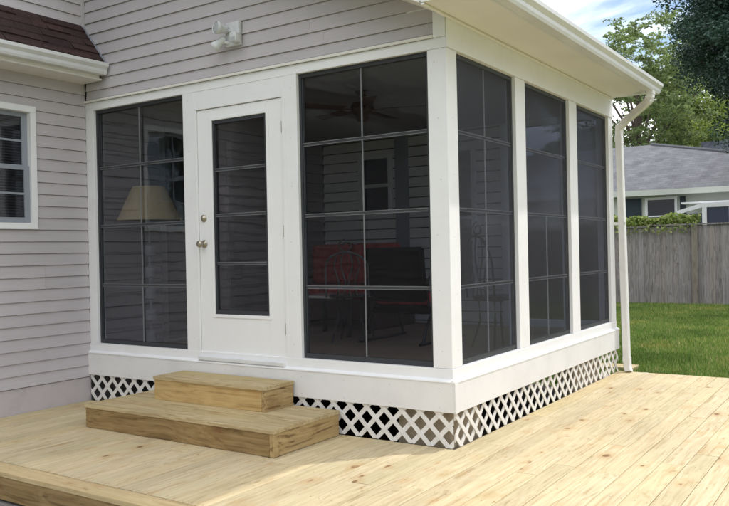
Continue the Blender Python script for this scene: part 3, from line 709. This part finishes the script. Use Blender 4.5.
# ------------------------------------------------------------------ security light on the gable
SL = thing('security_light', (-1.89, -.02, 3.06), 'grey-white twin floodlight with motion sensor on the gable siding', 'light')
MB().box(-1.95, -1.80, -.045, -.012, 2.985, 3.175).build('mounting_plate', 'lamp_white', SL, .006)
def head(base, aim, r, ln, nm):
    b = Vector(base); a = Vector(aim).normalized()
    mb = MB().lathe([(r*.35, -.03), (r*.55, -.02), (r*.62, 0), (r*.75, ln*.4), (r*1., ln*.72), (r*1.02, ln), (r*.92, ln), (r*.86, ln*.93)], 0, 0, 22)
    q = Vector((0, 0, 1)).rotation_difference(a).to_matrix().to_4x4()
    o = mb.xform(Matrix.Translation(b) @ q).build(nm, 'lamp_white', SL, smooth=True)
    MB().lathe([(r*.0, ln*.90), (r*.5, ln*.915), (r*.86, ln*.92), (r*.86, ln*.95), (r*.5, ln*.96), (0, ln*.965)], 0, 0, 22).xform(Matrix.Translation(b) @ q).build('lens', 'lens', o, smooth=True)
head((-1.925, -.075, 3.115), (-.25, -.85, .05), .052, .085, 'lamp_head')
head((-1.955, -.075, 3.035), (-.65, -.40, -.70), .044, .095, 'lamp_head')
MB().tube([(-1.89, -.04, 3.10), (-1.91, -.07, 3.11), (-1.925, -.075, 3.115)], .013, 10).build('arm', 'lamp_white', SL)
MB().tube([(-1.91, -.04, 3.01), (-1.94, -.06, 3.02), (-1.955, -.075, 3.035)], .013, 10).build('arm', 'lamp_white', SL)
MB().box(-1.855, -1.785, -.105, -.046, 2.995, 3.075).build('motion_sensor', 'lamp_white', SL, .012)
MB().box(-1.845, -1.795, -.109, -.1055, 3.0, 3.035).build('sensor_window', 'lens', SL)

# ------------------------------------------------------------------ splash block
SB = MB().prism([(-.26, GZ), (.26, GZ), (.26, GZ+.075), (.20, GZ+.075), (.17, GZ+.03), (-.17, GZ+.03), (-.20, GZ+.075), (-.26, GZ+.075)], 1, 0, .55)
SB.xform(Matrix.Translation((.05, 4.0, 0)) @ Matrix.Rotation(R(20), 4, 'Z'))
tag(SB.build('splash_block', 'concrete', None, .006), 'pale concrete splash block on the grass at the deck end behind the downspout', 'splash block')
bl = MB().box(-.62, -.17, 5.0, 5.28, GZ, GZ+.055).build('plank', 'tread', None, .004)
tag(bl, 'short offcut plank lying on the lawn behind the downspout', 'plank')

# ------------------------------------------------------------------ inside the porch
lampx, lampy = -3.42, .42
LP = thing('floor_lamp', (lampx, lampy, FLOOR), 'lamp with wide tan cone shade behind the window left of the door', 'lamp')
MB().lathe([(.15, 0), (.15, .02), (.06, .035), (.02, .06)], lampx, lampy, 24, FLOOR+.005).build('base', 'darkwood', LP, smooth=False)
mb = MB(); z = FLOOR+.06
for i in range(5):
    mb.lathe([(.022, 0), (.055, .015), (.055, .10), (.022, .115)], lampx, lampy, 20, z); mb.lathe([(.014, .115), (.014, .205)], lampx, lampy, 12, z); z += .205
mb.lathe([(.012, 0), (.012, .45)], lampx, lampy, 12, z); mb.build('stem', 'lampstem', LP)
MB().lathe([(.30, 1.665), (.15, 1.985), (.146, 1.985), (.296, 1.665)], lampx, lampy, 32, 0).build('lamp_shade', 'shade', LP, smooth=False)

CF = thing('ceiling_fan', (-1.45, 1.15, HEAD), 'dark ceiling fan inside the porch behind the tall right front window', 'ceiling fan')
MB().lathe([(.0, 0), (.06, 0), (.05, -.05), (.014, -.06), (.014, -.10), (.09, -.11), (.11, -.16), (.09, -.20), (.05, -.22), (.045, -.27), (0, -.28)], -1.45, 1.15, 24, HEAD-.001).build('motor', 'darkwood', CF, smooth=True)
for i in range(5):
    mb = MB().box(.10, .20, -.015, .015, -.178, -.170).box(.18, .60, -.06, .06, -.168, -.160)
    mb.xform(Matrix.Translation((-1.45, 1.15, HEAD)) @ Matrix.Rotation(R(20+72*i), 4, 'Z') @ Matrix.Rotation(R(8), 4, 'X')).build('blade', 'darkwood', CF, .003)

SF = thing('sofa', (-3.0, 3.1, FLOOR), 'dark wicker sofa with red cushions against the rear porch wall', 'sofa')
z0 = FLOOR
MB().box(-3.62, -2.38, 2.62, 3.36, z0+.10, z0+.34).build('base', 'wicker', SF, .02)
MB().box(-3.62, -2.38, 3.365, 3.50, z0+.10, z0+.86).build('back', 'wicker', SF, .03)
for x in (-3.70, -2.38): MB().box(x, x+.08, 2.60, 3.50, z0+.0, z0+.60).build('arm', 'wicker', SF, .03)
for a, b in ((-3.61, -3.01), (-2.99, -2.39)):
    MB().box(a, b, 2.60, 3.2, z0+.345, z0+.49).build('seat_cushion', 'red', SF, .04)
    MB().box(a, b, 3.17, 3.36, z0+.495, z0+.98).build('back_cushion', 'red', SF, .05)
for x, y in ((-3.6, 2.65), (-2.42, 2.65), (-3.6, 3.45), (-2.42, 3.45)): MB().box(x-.02, x+.02, y-.02, y+.02, z0+.004, z0+.0995).build('leg', 'wicker', SF)

CH = thing('patio_chair', (-1.45, 1.95, FLOOR), 'black upholstered patio chair with red seat near the corner post', 'chair')
MB().box(-1.80, -1.16, 1.70, 1.78, z0+.40, z0+.92).xform(Matrix.Translation((-1.48, 1.74, z0+.4)) @ Matrix.Rotation(R(6), 4, 'X') @ Matrix.Translation((1.48, -1.74, -z0-.4))).build('backrest', 'black', CH, .03)
MB().box(-1.78, -1.18, 1.80, 2.32, z0+.36, z0+.47).build('seat', 'red', CH, .04)
MB().box(-1.80, -1.16, 1.78, 2.34, z0+.28, z0+.358).build('seat_frame', 'black', CH, .02)
for sx in (-1.82, -1.14):
    MB().tube([(sx, 1.74, z0+.36), (sx, 1.72, z0+.60), (sx, 1.85, z0+.66), (sx, 2.2, z0+.64), (sx, 2.32, z0+.56), (sx, 2.30, z0+.3)], .016, 8).build('armrest', 'iron', CH)
    MB().tube([(sx, 1.80, z0+.3), (sx, 1.68, z0+.15), (sx, 1.62, z0+.025)], .015, 8).build('leg', 'iron', CH)
    MB().tube([(sx, 2.30, z0+.3), (sx, 2.34, z0+.15), (sx, 2.40, z0+.025)], .015, 8).build('leg', 'iron', CH)
    MB().tube([(sx, 1.56, z0+.020), (sx, 2.44, z0+.020)], .015, 8).build('runner', 'iron', CH)
def iron_chair(loc, rz, label, body, h=.98):
    t = thing('wrought_iron_chair', loc, label, 'chair', 'wrought iron chairs inside the porch')
    T = Matrix.Translation(loc) @ Matrix.Rotation(rz, 4, 'Z')
    def B(mb, nm, m=body, **k): return mb.xform(T).build(nm, m, t, **k)
    B(MB().lathe([(0, .44), (.22, .44), (.23, .455), (.22, .47), (0, .475)], 0, 0, 24), 'seat', 'iron')
    for a in (45, 135, 225, 315):
        c, s_ = math.cos(R(a)), math.sin(R(a)); B(MB().tube([(.17*c, .17*s_, .44), (.16*c, .16*s_, .25), (.24*c, .24*s_, .006)], .010, 8), 'leg', 'iron')
    pts = [(-.21, .18, .45)] + [(-.21*math.cos(R(q)), .20+.03*math.sin(R(q)), .72 + (h-.72)*math.sin(R(q))) for q in range(0, 181, 15)] + [(.21, .18, .45)]
    B(MB().tube(pts, .011, 8), 'back_frame')
    for x in (-.10, -.035, .035, .10):
        zt = .72 + (h-.72)*math.sqrt(1-(x/.21)**2)
        p = [(x + .022*math.sin(k/9*math.pi*2)*(1 if x < 0 else -1), .195, .47 + (zt-.48)*k/9) for k in range(10)]
        B(MB().tube(p, .0065, 6), 'back_scroll')
    sp = [((.03+.05*k/14)*math.cos(k*.55), .20, h + .06 + (.03+.05*k/14)*math.sin(k*.55)*.8) for k in range(15)]
    B(MB().tube(sp, .008, 6), 'crest_scroll')
    return t
iron_chair((-1.92, 1.62, FLOOR+.001), R(200), 'scroll-backed iron chair beside the black upholstered chair', 'iron_highlit', .88)
iron_chair((-.45, 1.75, FLOOR+.001), R(150), 'dark scroll-backed iron chair behind the first side window', 'iron', 1.0)
TB = thing('coffee_table', (-2.45, 2.15, FLOOR), 'low table with pale top in front of the red sofa', 'table')
MB().box(-2.85, -2.15, 1.9, 2.4, FLOOR+.40, FLOOR+.43).build('tabletop', 'tabletop', TB, .008)
for x in (-2.80, -2.20):
    for y in (1.95, 2.35): MB().box(x-.02, x+.02, y-.02, y+.02, FLOOR+.004, FLOOR+.3995).build('leg', 'iron', TB)

# ------------------------------------------------------------------ fence
FY = 16.6
FN = thing('wooden_fence', (0, FY, GZ), 'long weathered grey board privacy fence across the back lawn', 'fence')
rf_ = random.Random(3)
def zt(x): return 1.80 + .012*(x+2)
def fence_run(a, b, fixed, axis):
    mb = MB(); x = a
    while x < b:
        w = rf_.uniform(.135, .145); h = zt(x) + rf_.uniform(-.012, .006) if axis == 0 else 1.78 + rf_.uniform(-.01, .01); dy = rf_.uniform(-.004, .004)
        if axis == 0: mb.box(x, x+w, fixed+dy, fixed+.018+dy, GZ+.01, h)
        else: mb.box(fixed+dy, fixed+.018+dy, x, x+w, GZ+.01, h)
        x += w + rf_.uniform(.002, .006)
    return mb
fence_run(-22, 15, FY, 0).build('boards', 'fence', FN)
mb = MB(); x = -22
while x < 15: mb.box(x, x+2.39, FY-.045, FY+.03, zt(x+1.2)+.008, zt(x+1.2)+.045); x += 2.4
mb.build('cap_rail', 'fence', FN)
MB().box(-22, 15, FY+.022, FY+.06, .2, .29).box(-22, 15, FY+.022, FY+.06, 1.2, 1.29).build('rail', 'fence', FN)
x = -1.70 - 2.4*8
while x < 15: MB().box(x-.07, x+.07, FY-.075, FY-.005, GZ, zt(x)+.005).build('post', 'fpost', FN, .004); x += 2.4
F2 = thing('side_fence', (15.1, 3, GZ), 'weathered board fence along the right side of the yard', 'fence')
fence_run(-10, FY, 15.1, 1).build('boards', 'fence', F2)
mb = MB().box(15.05, 15.14, -10, FY, 1.80, 1.84).build('cap_rail', 'fence', F2)
for i in range(11): MB().box(15.02, 15.09, -9.8+2.4*i, -9.66+2.4*i, GZ, 1.79).build('post', 'fpost', F2)

# ------------------------------------------------------------------ leaves and trees
def quads(c, n_, size, ar=.55, droop=0, r=rng):
    """leaf-shaped rhombs at centres c"""
    k = len(c)
    d = r.normal(size=(k, 3)); d[:, 2] = d[:, 2]*.6 - droop; d /= np.linalg.norm(d, axis=1)[:, None]
    e = np.cross(d, r.normal(size=(k, 3))); e /= np.linalg.norm(e, axis=1)[:, None]
    s = size * (.6 + .8*r.random(k))[:, None]
    return np.stack([c - d*s*.5, c + e*s*ar*.5, c + d*s*.5, c - e*s*ar*.5], 1)
def leafmesh(name, Q, m, parent=None):
    n = len(Q); me = bpy.data.meshes.new(name); me.vertices.add(n*4); me.vertices.foreach_set('co', Q.astype(np.float32).ravel())
    me.loops.add(n*4); me.loops.foreach_set('vertex_index', np.arange(n*4)); me.polygons.add(n); me.polygons.foreach_set('loop_start', np.arange(n)*4)
    me.update(calc_edges=True); me.materials.append(M[m]); o = bpy.data.objects.new(name, me); COL.objects.link(o)
    if parent is not None: o.parent = parent
    return o
def tree(loc, h, rx, rz, zc, m, label, nclump=70, per=260, leaf=.16, clump=.55, droop=0., seed=1, group=None, wisp=0., tr=.2, lean=0., strands=False, name='broadleaf_tree', cat='tree'):
    r = np.random.default_rng(seed)
    t = bpy.data.objects.new(name, None); t.location = loc; COL.objects.link(t); tag(t, label, cat, group)
    # clumps through the crown volume, denser near its skin
    d = r.normal(size=(nclump, 3)); d /= np.linalg.norm(d, axis=1)[:, None]
    rad = (.30 + .62*r.random(nclump)**.6) * (1 + wisp*(r.random(nclump)-.3))
    cen = d * rad[:, None] * np.array([rx, rx, rz]) + np.array([lean, 0, zc])
    cs = clump * (.6 + .8*r.random(nclump))
    pts = []
    for c, s in zip(cen, cs):
        k = int(per * (s/clump)**2)
        if strands:      # feathery upright/arching sprays
            nb = 9
            for b in range(nb):
                dr_ = r.normal(size=3); dr_[2] = abs(dr_[2])*1.2 + .3; dr_ /= np.linalg.norm(dr_); ln = s*(1.0 + .9*r.random())
                tt = r.random(k//nb)**.8
                p = c + dr_*ln*tt[:, None] + np.c_[np.zeros(len(tt)), np.zeros(len(tt)), -droop*ln*tt**2.2] + r.normal(size=(len(tt), 3))*s*.10*(1.15-tt[:, None])
                pts.append(p)
        else:
            p = r.normal(size=(k, 3)); p *= np.minimum(1, 1.7/np.linalg.norm(p, axis=1))[:, None]; p *= (.55 + .2*r.random(k))[:, None]; p[:, 2] *= .7; pts.append(c + p*s)
    p = np.concatenate(pts); p = p[p[:, 2] > .3]
    leafmesh('crown', quads(p, None, leaf, .5, droop, r), m, t)
    mb = MB(); top = zc + rz*.3
    mb.tube([(0, 0, 0), (.03, .02, top*.35), (-.05+lean*.4, .06, top*.7), (lean*.7, 0, top)], [tr*1.25, tr, tr*.7, tr*.3], 10)
    for i in r.choice(nclump, min(16, nclump), replace=False):
        q = cen[i]; s0 = Vector((lean*.3, 0, max(top*.25, min(q[2]*.6, top*.85)))); mid = s0.lerp(Vector(q), .5) + Vector((0, 0, .25))
        mb.tube([s0, mid, tuple(q)], [tr*.38, tr*.22, tr*.06], 6)
    o = mb.build('trunk', 'bark'); o.parent = t
    return t
def bare(o): return o

def copy_tree(src, loc, rz, sc, label, group):
    c = src.copy(); COL.objects.link(c); c.location = loc; c.rotation_euler[2] = rz; c.scale = (sc, sc, sc); c['label'] = label; c['group'] = group
    for ch in src.children: k = ch.copy(); COL.objects.link(k); k.parent = c
    return c

# tall feathery light green tree behind the grey-roofed house
tree((-8.3, 37, GZ), 12, 4.2, 4.8, 8.8, 'leaf_light', 'tall feathery light green tree with sky gaps behind the gutter end', 150, 430, .125, .78, .5, 11, None, .15, .22, strands=True)
tree((-5.2, 42, GZ), 8, 3.4, 3.2, 6.6, 'leaf_yellow', 'bright yellow-green bushy tree at the right edge below the dark boughs', 130, 420, .15, .70, .2, 12, None, .2)
tree((-8.4, 33, GZ), 7, 1.9, 2.0, 4.7, 'leaf_mid', 'mid green rounded tree just over the neighbour roof peak', 110, 400, .13, .55, .2, 13, None, .2)
tree((-11.6, 39, GZ), 9, 2.6, 3.0, 5.6, 'leaf_mid', 'darker green tree glimpsed between the porch roof and downspout', 70, 330, .17, .6, .2, 14, None, .3)
tree((-7.2, 44, GZ), 10, 3.2, 3.0, 9.2, 'leaf_light', 'pale green airy tree between the feathery tree and the dark boughs', 110, 380, .15, .75, .4, 17, None, .4, strands=True)
tree((1.45, 20.5, GZ), 14, 4.2, 4.4, 8.1, 'leaf_dark', 'large dark blue-green tree hanging in from the upper right', 600, 980, .088, .58, .0, 15, None, .35, .35)
ya = tree((20.5, 13, GZ), 9, 3.3, 3.3, 5.2, 'leaf_mid', 'round green tree added out of view for the pane reflections', 60, 240, .24, .9, .1, 16, 'yard trees out of the picture', .3)
for i, (x, y, sc) in enumerate(((21, 22, 1.3), (20, 3, 1.05), (22, -8, 1.3), (9, -17, 1.2), (0, -21, 1.35), (-9, -19, 1.2), (-17, -22, 1.4), (12, 24, 1.1))):
    copy_tree(ya, (x, y, GZ), i*1.3, sc, 'round green tree added out of view for the pane reflections', 'yard trees out of the picture')  # unseen trees added to darken what the porch panes reflect

# vine on the fence
r = np.random.default_rng(21)
n = 3600; x = r.uniform(-4.6, -1.62, n); hh = 1.86 + (.38 - .10*(x+4.6)/3)*(.72 + .28*np.sin(x*5.1)*np.sin(x*2.3+1))
z = 1.76 + (hh-1.76)*r.random(n)**.8; y = FY + .17 + r.normal(size=n)*.12
k = r.random(n) < .05; z[k] = 1.62 + .2*r.random(k.sum()); y[k] = FY - .06 - .05*r.random(k.sum())
V = bpy.data.objects.new('climbing_vine', None); V.location = (-3, FY+.15, GZ); COL.objects.link(V); tag(V, 'yellow-green leafy vine spilling over the fence top below the neighbour windows', 'vine')
leafmesh('foliage', quads(np.c_[x+3, y-FY-.15, z-GZ], None, .085, .6, 0, r), 'leaf_vine', V)
mb = MB()
for i in range(9): xx = -4.4 + i*.32; mb.tube([(xx, FY+.16, GZ), (xx+.05, FY+.14, 1.0), (xx-.05, FY+.08, 1.9)], [.018, .014, .008], 6)
mb.build('stem', 'bark', V)

# ------------------------------------------------------------------ neighbour's house
NB = thing('neighbour_house', (-4, 26, GZ), 'single-storey sage-grey house with grey shingled hip roof behind the fence', 'house')
NY = 24.
mb = MB().box(-13, 3.2, NY+.5, NY+9, GZ, 3.20).build('wall', 'nwall', NB)
e0, e1 = -13.6, 4.0
MB().add([(e0, NY, 3.30), (e1, NY, 3.22), (-5.6, NY+4.5, 5.38), (e0+1.5, NY+4.5, 5.38), (e1, NY+9.4, 3.22), (e0, NY+9.4, 3.30),
          (e0, NY, 3.22), (e1, NY, 3.14), (e1, NY+9.4, 3.14), (e0, NY+9.4, 3.22)],
         [(0,1,2,3), (1,4,2), (4,5,3,2), (5,0,3), (6,7,1,0), (7,8,4,1), (8,9,5,4), (9,6,0,5), (9,8,7,6)]).build('roof', 'shingle_gray', NB)
MB().add([(e0, NY-.02, 3.10), (e1, NY-.02, 3.02), (e1, NY-.02, 3.215), (e0, NY-.02, 3.295), (e0, NY-.0, 3.10), (e1, NY-.0, 3.02), (e1, NY-.0, 3.215), (e0, NY-.0, 3.295)],
         [(0,1,2,3), (7,6,5,4), (0,4,5,1), (3,2,6,7), (0,3,7,4), (1,5,6,2)]).build('fascia', 'nwall', NB)
a0 = MB().tube([(-5.6, NY+4.5, 5.40), (e1, NY, 3.25)], .07, 6).build('hip_cap', 'shingle_gray', NB)
def nwin(x0, x1, z0, z1, m='darkglass', fr='white', fw=.09):
    f = MB().box(x0-fw, x0, NY+.45, NY+.498, z0-fw, z1+fw).box(x1, x1+fw, NY+.45, NY+.498, z0-fw, z1+fw).box(x0, x1, NY+.45, NY+.498, z1, z1+fw).box(x0, x1, NY+.45, NY+.498, z0-fw, z0).build('window', fr, NB)
    MB().box(x0, x1, NY+.48, NY+.492, z0, z1).build('pane', m, f)
    MB().box(x0, x1, NY+.46, NY+.475, (z0+z1)/2-.025, (z0+z1)/2+.025).build('meeting_rail', fr, f)
nwin(-4.80, -3.88, 1.75, 2.92)
for a, b in ((-5.62, -5.02), (-3.70, -3.52)): MB().box(a, b, NY+.44, NY+.498, 1.65, 3.0).build('shutter', 'teal', NB)
nwin(-7.4, -6.4, 1.6, 2.9); 
# white sunroom bay
SR = thing('sunroom', (-2, NY-1, GZ), 'white-framed sunroom with blue glass panes behind the fence, right side', 'sunroom')
sy = 22.6
MB().box(-3.38, .8, sy, NY+.43, GZ, 1.55).build('knee_wall', 'nwall', SR)
mb = MB()
for x in (-2.56, -1.76, -.9, .0, .72): mb.box(x-.07, x+.07, sy-.05, sy+.05, 1.55, 2.50)
mb.box(-2.63, .79, sy-.06, sy+.06, 2.50, 2.64).box(-3.38, .79, sy-.051, sy+.051, 1.5505, 1.62)
mb.box(-3.38, -3.28, sy-.05, sy+.05, 1.62, 2.30)
mb.add([(-3.40, sy-.06, 2.30), (-2.63, sy-.06, 2.50), (-2.63, sy-.06, 2.64), (-3.40, sy-.06, 2.42), (-3.40, sy+.06, 2.30), (-2.63, sy+.06, 2.50), (-2.63, sy+.06, 2.64), (-3.40, sy+.06, 2.42)],
       [(0,1,2,3), (7,6,5,4), (0,4,5,1), (3,2,6,7), (0,3,7,4), (1,5,6,2)])
mb.build('frame', 'white', SR)
for a, b in ((-3.28, -2.63), (-2.49, -1.83), (-1.69, -.97), (-.83, -.07), (.07, .65)):
    MB().box(a, b, sy-.01, sy+.0, 1.62, 2.50 if a > -3 else 2.32).build('pane', 'blueglass', SR)
MB().box(-3.3, .79, sy+.061, NY+.43, 2.645, 2.70).build('roof', 'white', SR)
# farther house roof
H2 = thing('distant_house', (0, 37, GZ), 'slate-grey roofed house farther back at the right edge', 'house')
MB().box(-4.6, 8, 34.6, 39, GZ, 4.0).build('wall', 'nwall', H2)
MB().add([(-5.15, 34, 3.9), (8.4, 34, 3.9), (8.4, 39.6, 3.9), (-5.15, 39.6, 3.9), (-5.15, 34, 4.3), (8.4, 34, 4.3), (8.4, 39.6, 4.3), (-5.15, 39.6, 4.3), (-5.2, 36.4, 6.25), (8.0, 36.4, 6.25), (8.0, 37, 6.25), (-5.2, 37, 6.25)], [(3,2,1,0), (0,1,5,4), (1,2,6,5), (2,3,7,6), (3,0,4,7), (4,5,9,8), (5,6,10,9), (6,7,11,10), (7,4,8,11), (8,9,10,11)]).build('roof', 'shingle_dark', H2)

# ------------------------------------------------------------------ sky, sun, camera
el = R(57); az = math.atan2(.62, .785)
w = bpy.data.worlds.new('World'); S.world = w; w.use_nodes = True; nt = w.node_tree
for n in list(nt.nodes): nt.nodes.remove(n)
out = nt.nodes.new('ShaderNodeOutputWorld'); bg = N(nt, 'Background', Strength=.15)
sky = nt.nodes.new('ShaderNodeTexSky'); sky.sky_type = 'NISHITA'; sky.sun_disc = False; sky.sun_elevation = el; sky.sun_rotation = az
sky.air_density = 1.; sky.dust_density = .6; sky.ozone_density = 1.2
tc = N(nt, 'TexCoord'); sp = N(nt, 'SeparateXYZ'); L(nt, tc, 'Generated', sp, 0)
zc = math_(nt, 'MAXIMUM', (sp, 2), .0); zz = math_(nt, 'ADD', (zc, 0), .22)
px = math_(nt, 'DIVIDE', (sp, 0), (zz, 0)); py = math_(nt, 'DIVIDE', (sp, 1), (zz, 0)); cb = N(nt, 'CombineXYZ'); L(nt, px, 0, cb, 0); L(nt, py, 0, cb, 1)
CLOUD_SEED = 3.1
cb.inputs[2].default_value = CLOUD_SEED
cn = N(nt, 'TexNoise', Scale=1.15, Detail=9., Roughness=.58, Distortion=.35); L(nt, cb, 0, cn, 'Vector')
cr = ramp(nt, [(.36, g(0)), (.46, g(.5)), (.54, g(1))]); L(nt, cn, 'Fac', cr, 0)
cn2 = N(nt, 'TexNoise', Scale=3., Detail=6.); L(nt, cb, 0, cn2, 'Vector')
cc = ramp(nt, [(.3, (10., 10.3, 11.)), (.7, (16., 16.2, 16.6))]); L(nt, cn2, 'Fac', cc, 0)
mx = mixc(nt, (sky, 0), (cc, 0), (cr, 0)); L(nt, mx, 2, bg, 0); L(nt, bg, 0, out, 0)

sd = bpy.data.lights.new('sun', 'SUN'); sd.energy = 2.05; sd.angle = R(1.); sd.color = (1, .97, .925)
so = bpy.data.objects.new('sun', sd); COL.objects.link(so)
sv = Vector((math.sin(az)*math.cos(el), math.cos(az)*math.cos(el), math.sin(el))); so.rotation_euler = sv.to_track_quat('Z', 'Y').to_euler(); so.location = (5, 5, 12)

cx, cy, cz, yaw, pit, rol, f = CAMERA
cd = bpy.data.cameras.new('camera'); cd.sensor_width = 36; cd.lens = 36*f/729; cd.clip_end = 1000; cd.clip_start = .05
co = bpy.data.objects.new('camera', cd); COL.objects.link(co)
fw = Vector((-math.sin(yaw)*math.cos(pit), math.cos(yaw)*math.cos(pit), math.sin(pit))); rt = Vector((math.cos(yaw), math.sin(yaw), 0)); up = rt.cross(fw)
r2 = rt*math.cos(rol) + up*math.sin(rol); u2 = -rt*math.sin(rol) + up*math.cos(rol)
co.matrix_world = Matrix.Translation((cx, cy, cz)) @ Matrix((r2, u2, -fw)).transposed().to_4x4()
S.camera = co
S.view_settings.view_transform = 'Standard'; S.view_settings.look = 'None'; S.view_settings.gamma = 1; S.view_settings.use_curve_mapping = False
S.view_settings.exposure = 0.17
S.render.engine = 'CYCLES'
S.cycles.use_denoising = True; S.cycles.max_bounces = 10; S.cycles.transparent_max_bounces = 16; S.cycles.diffuse_bounces = 5
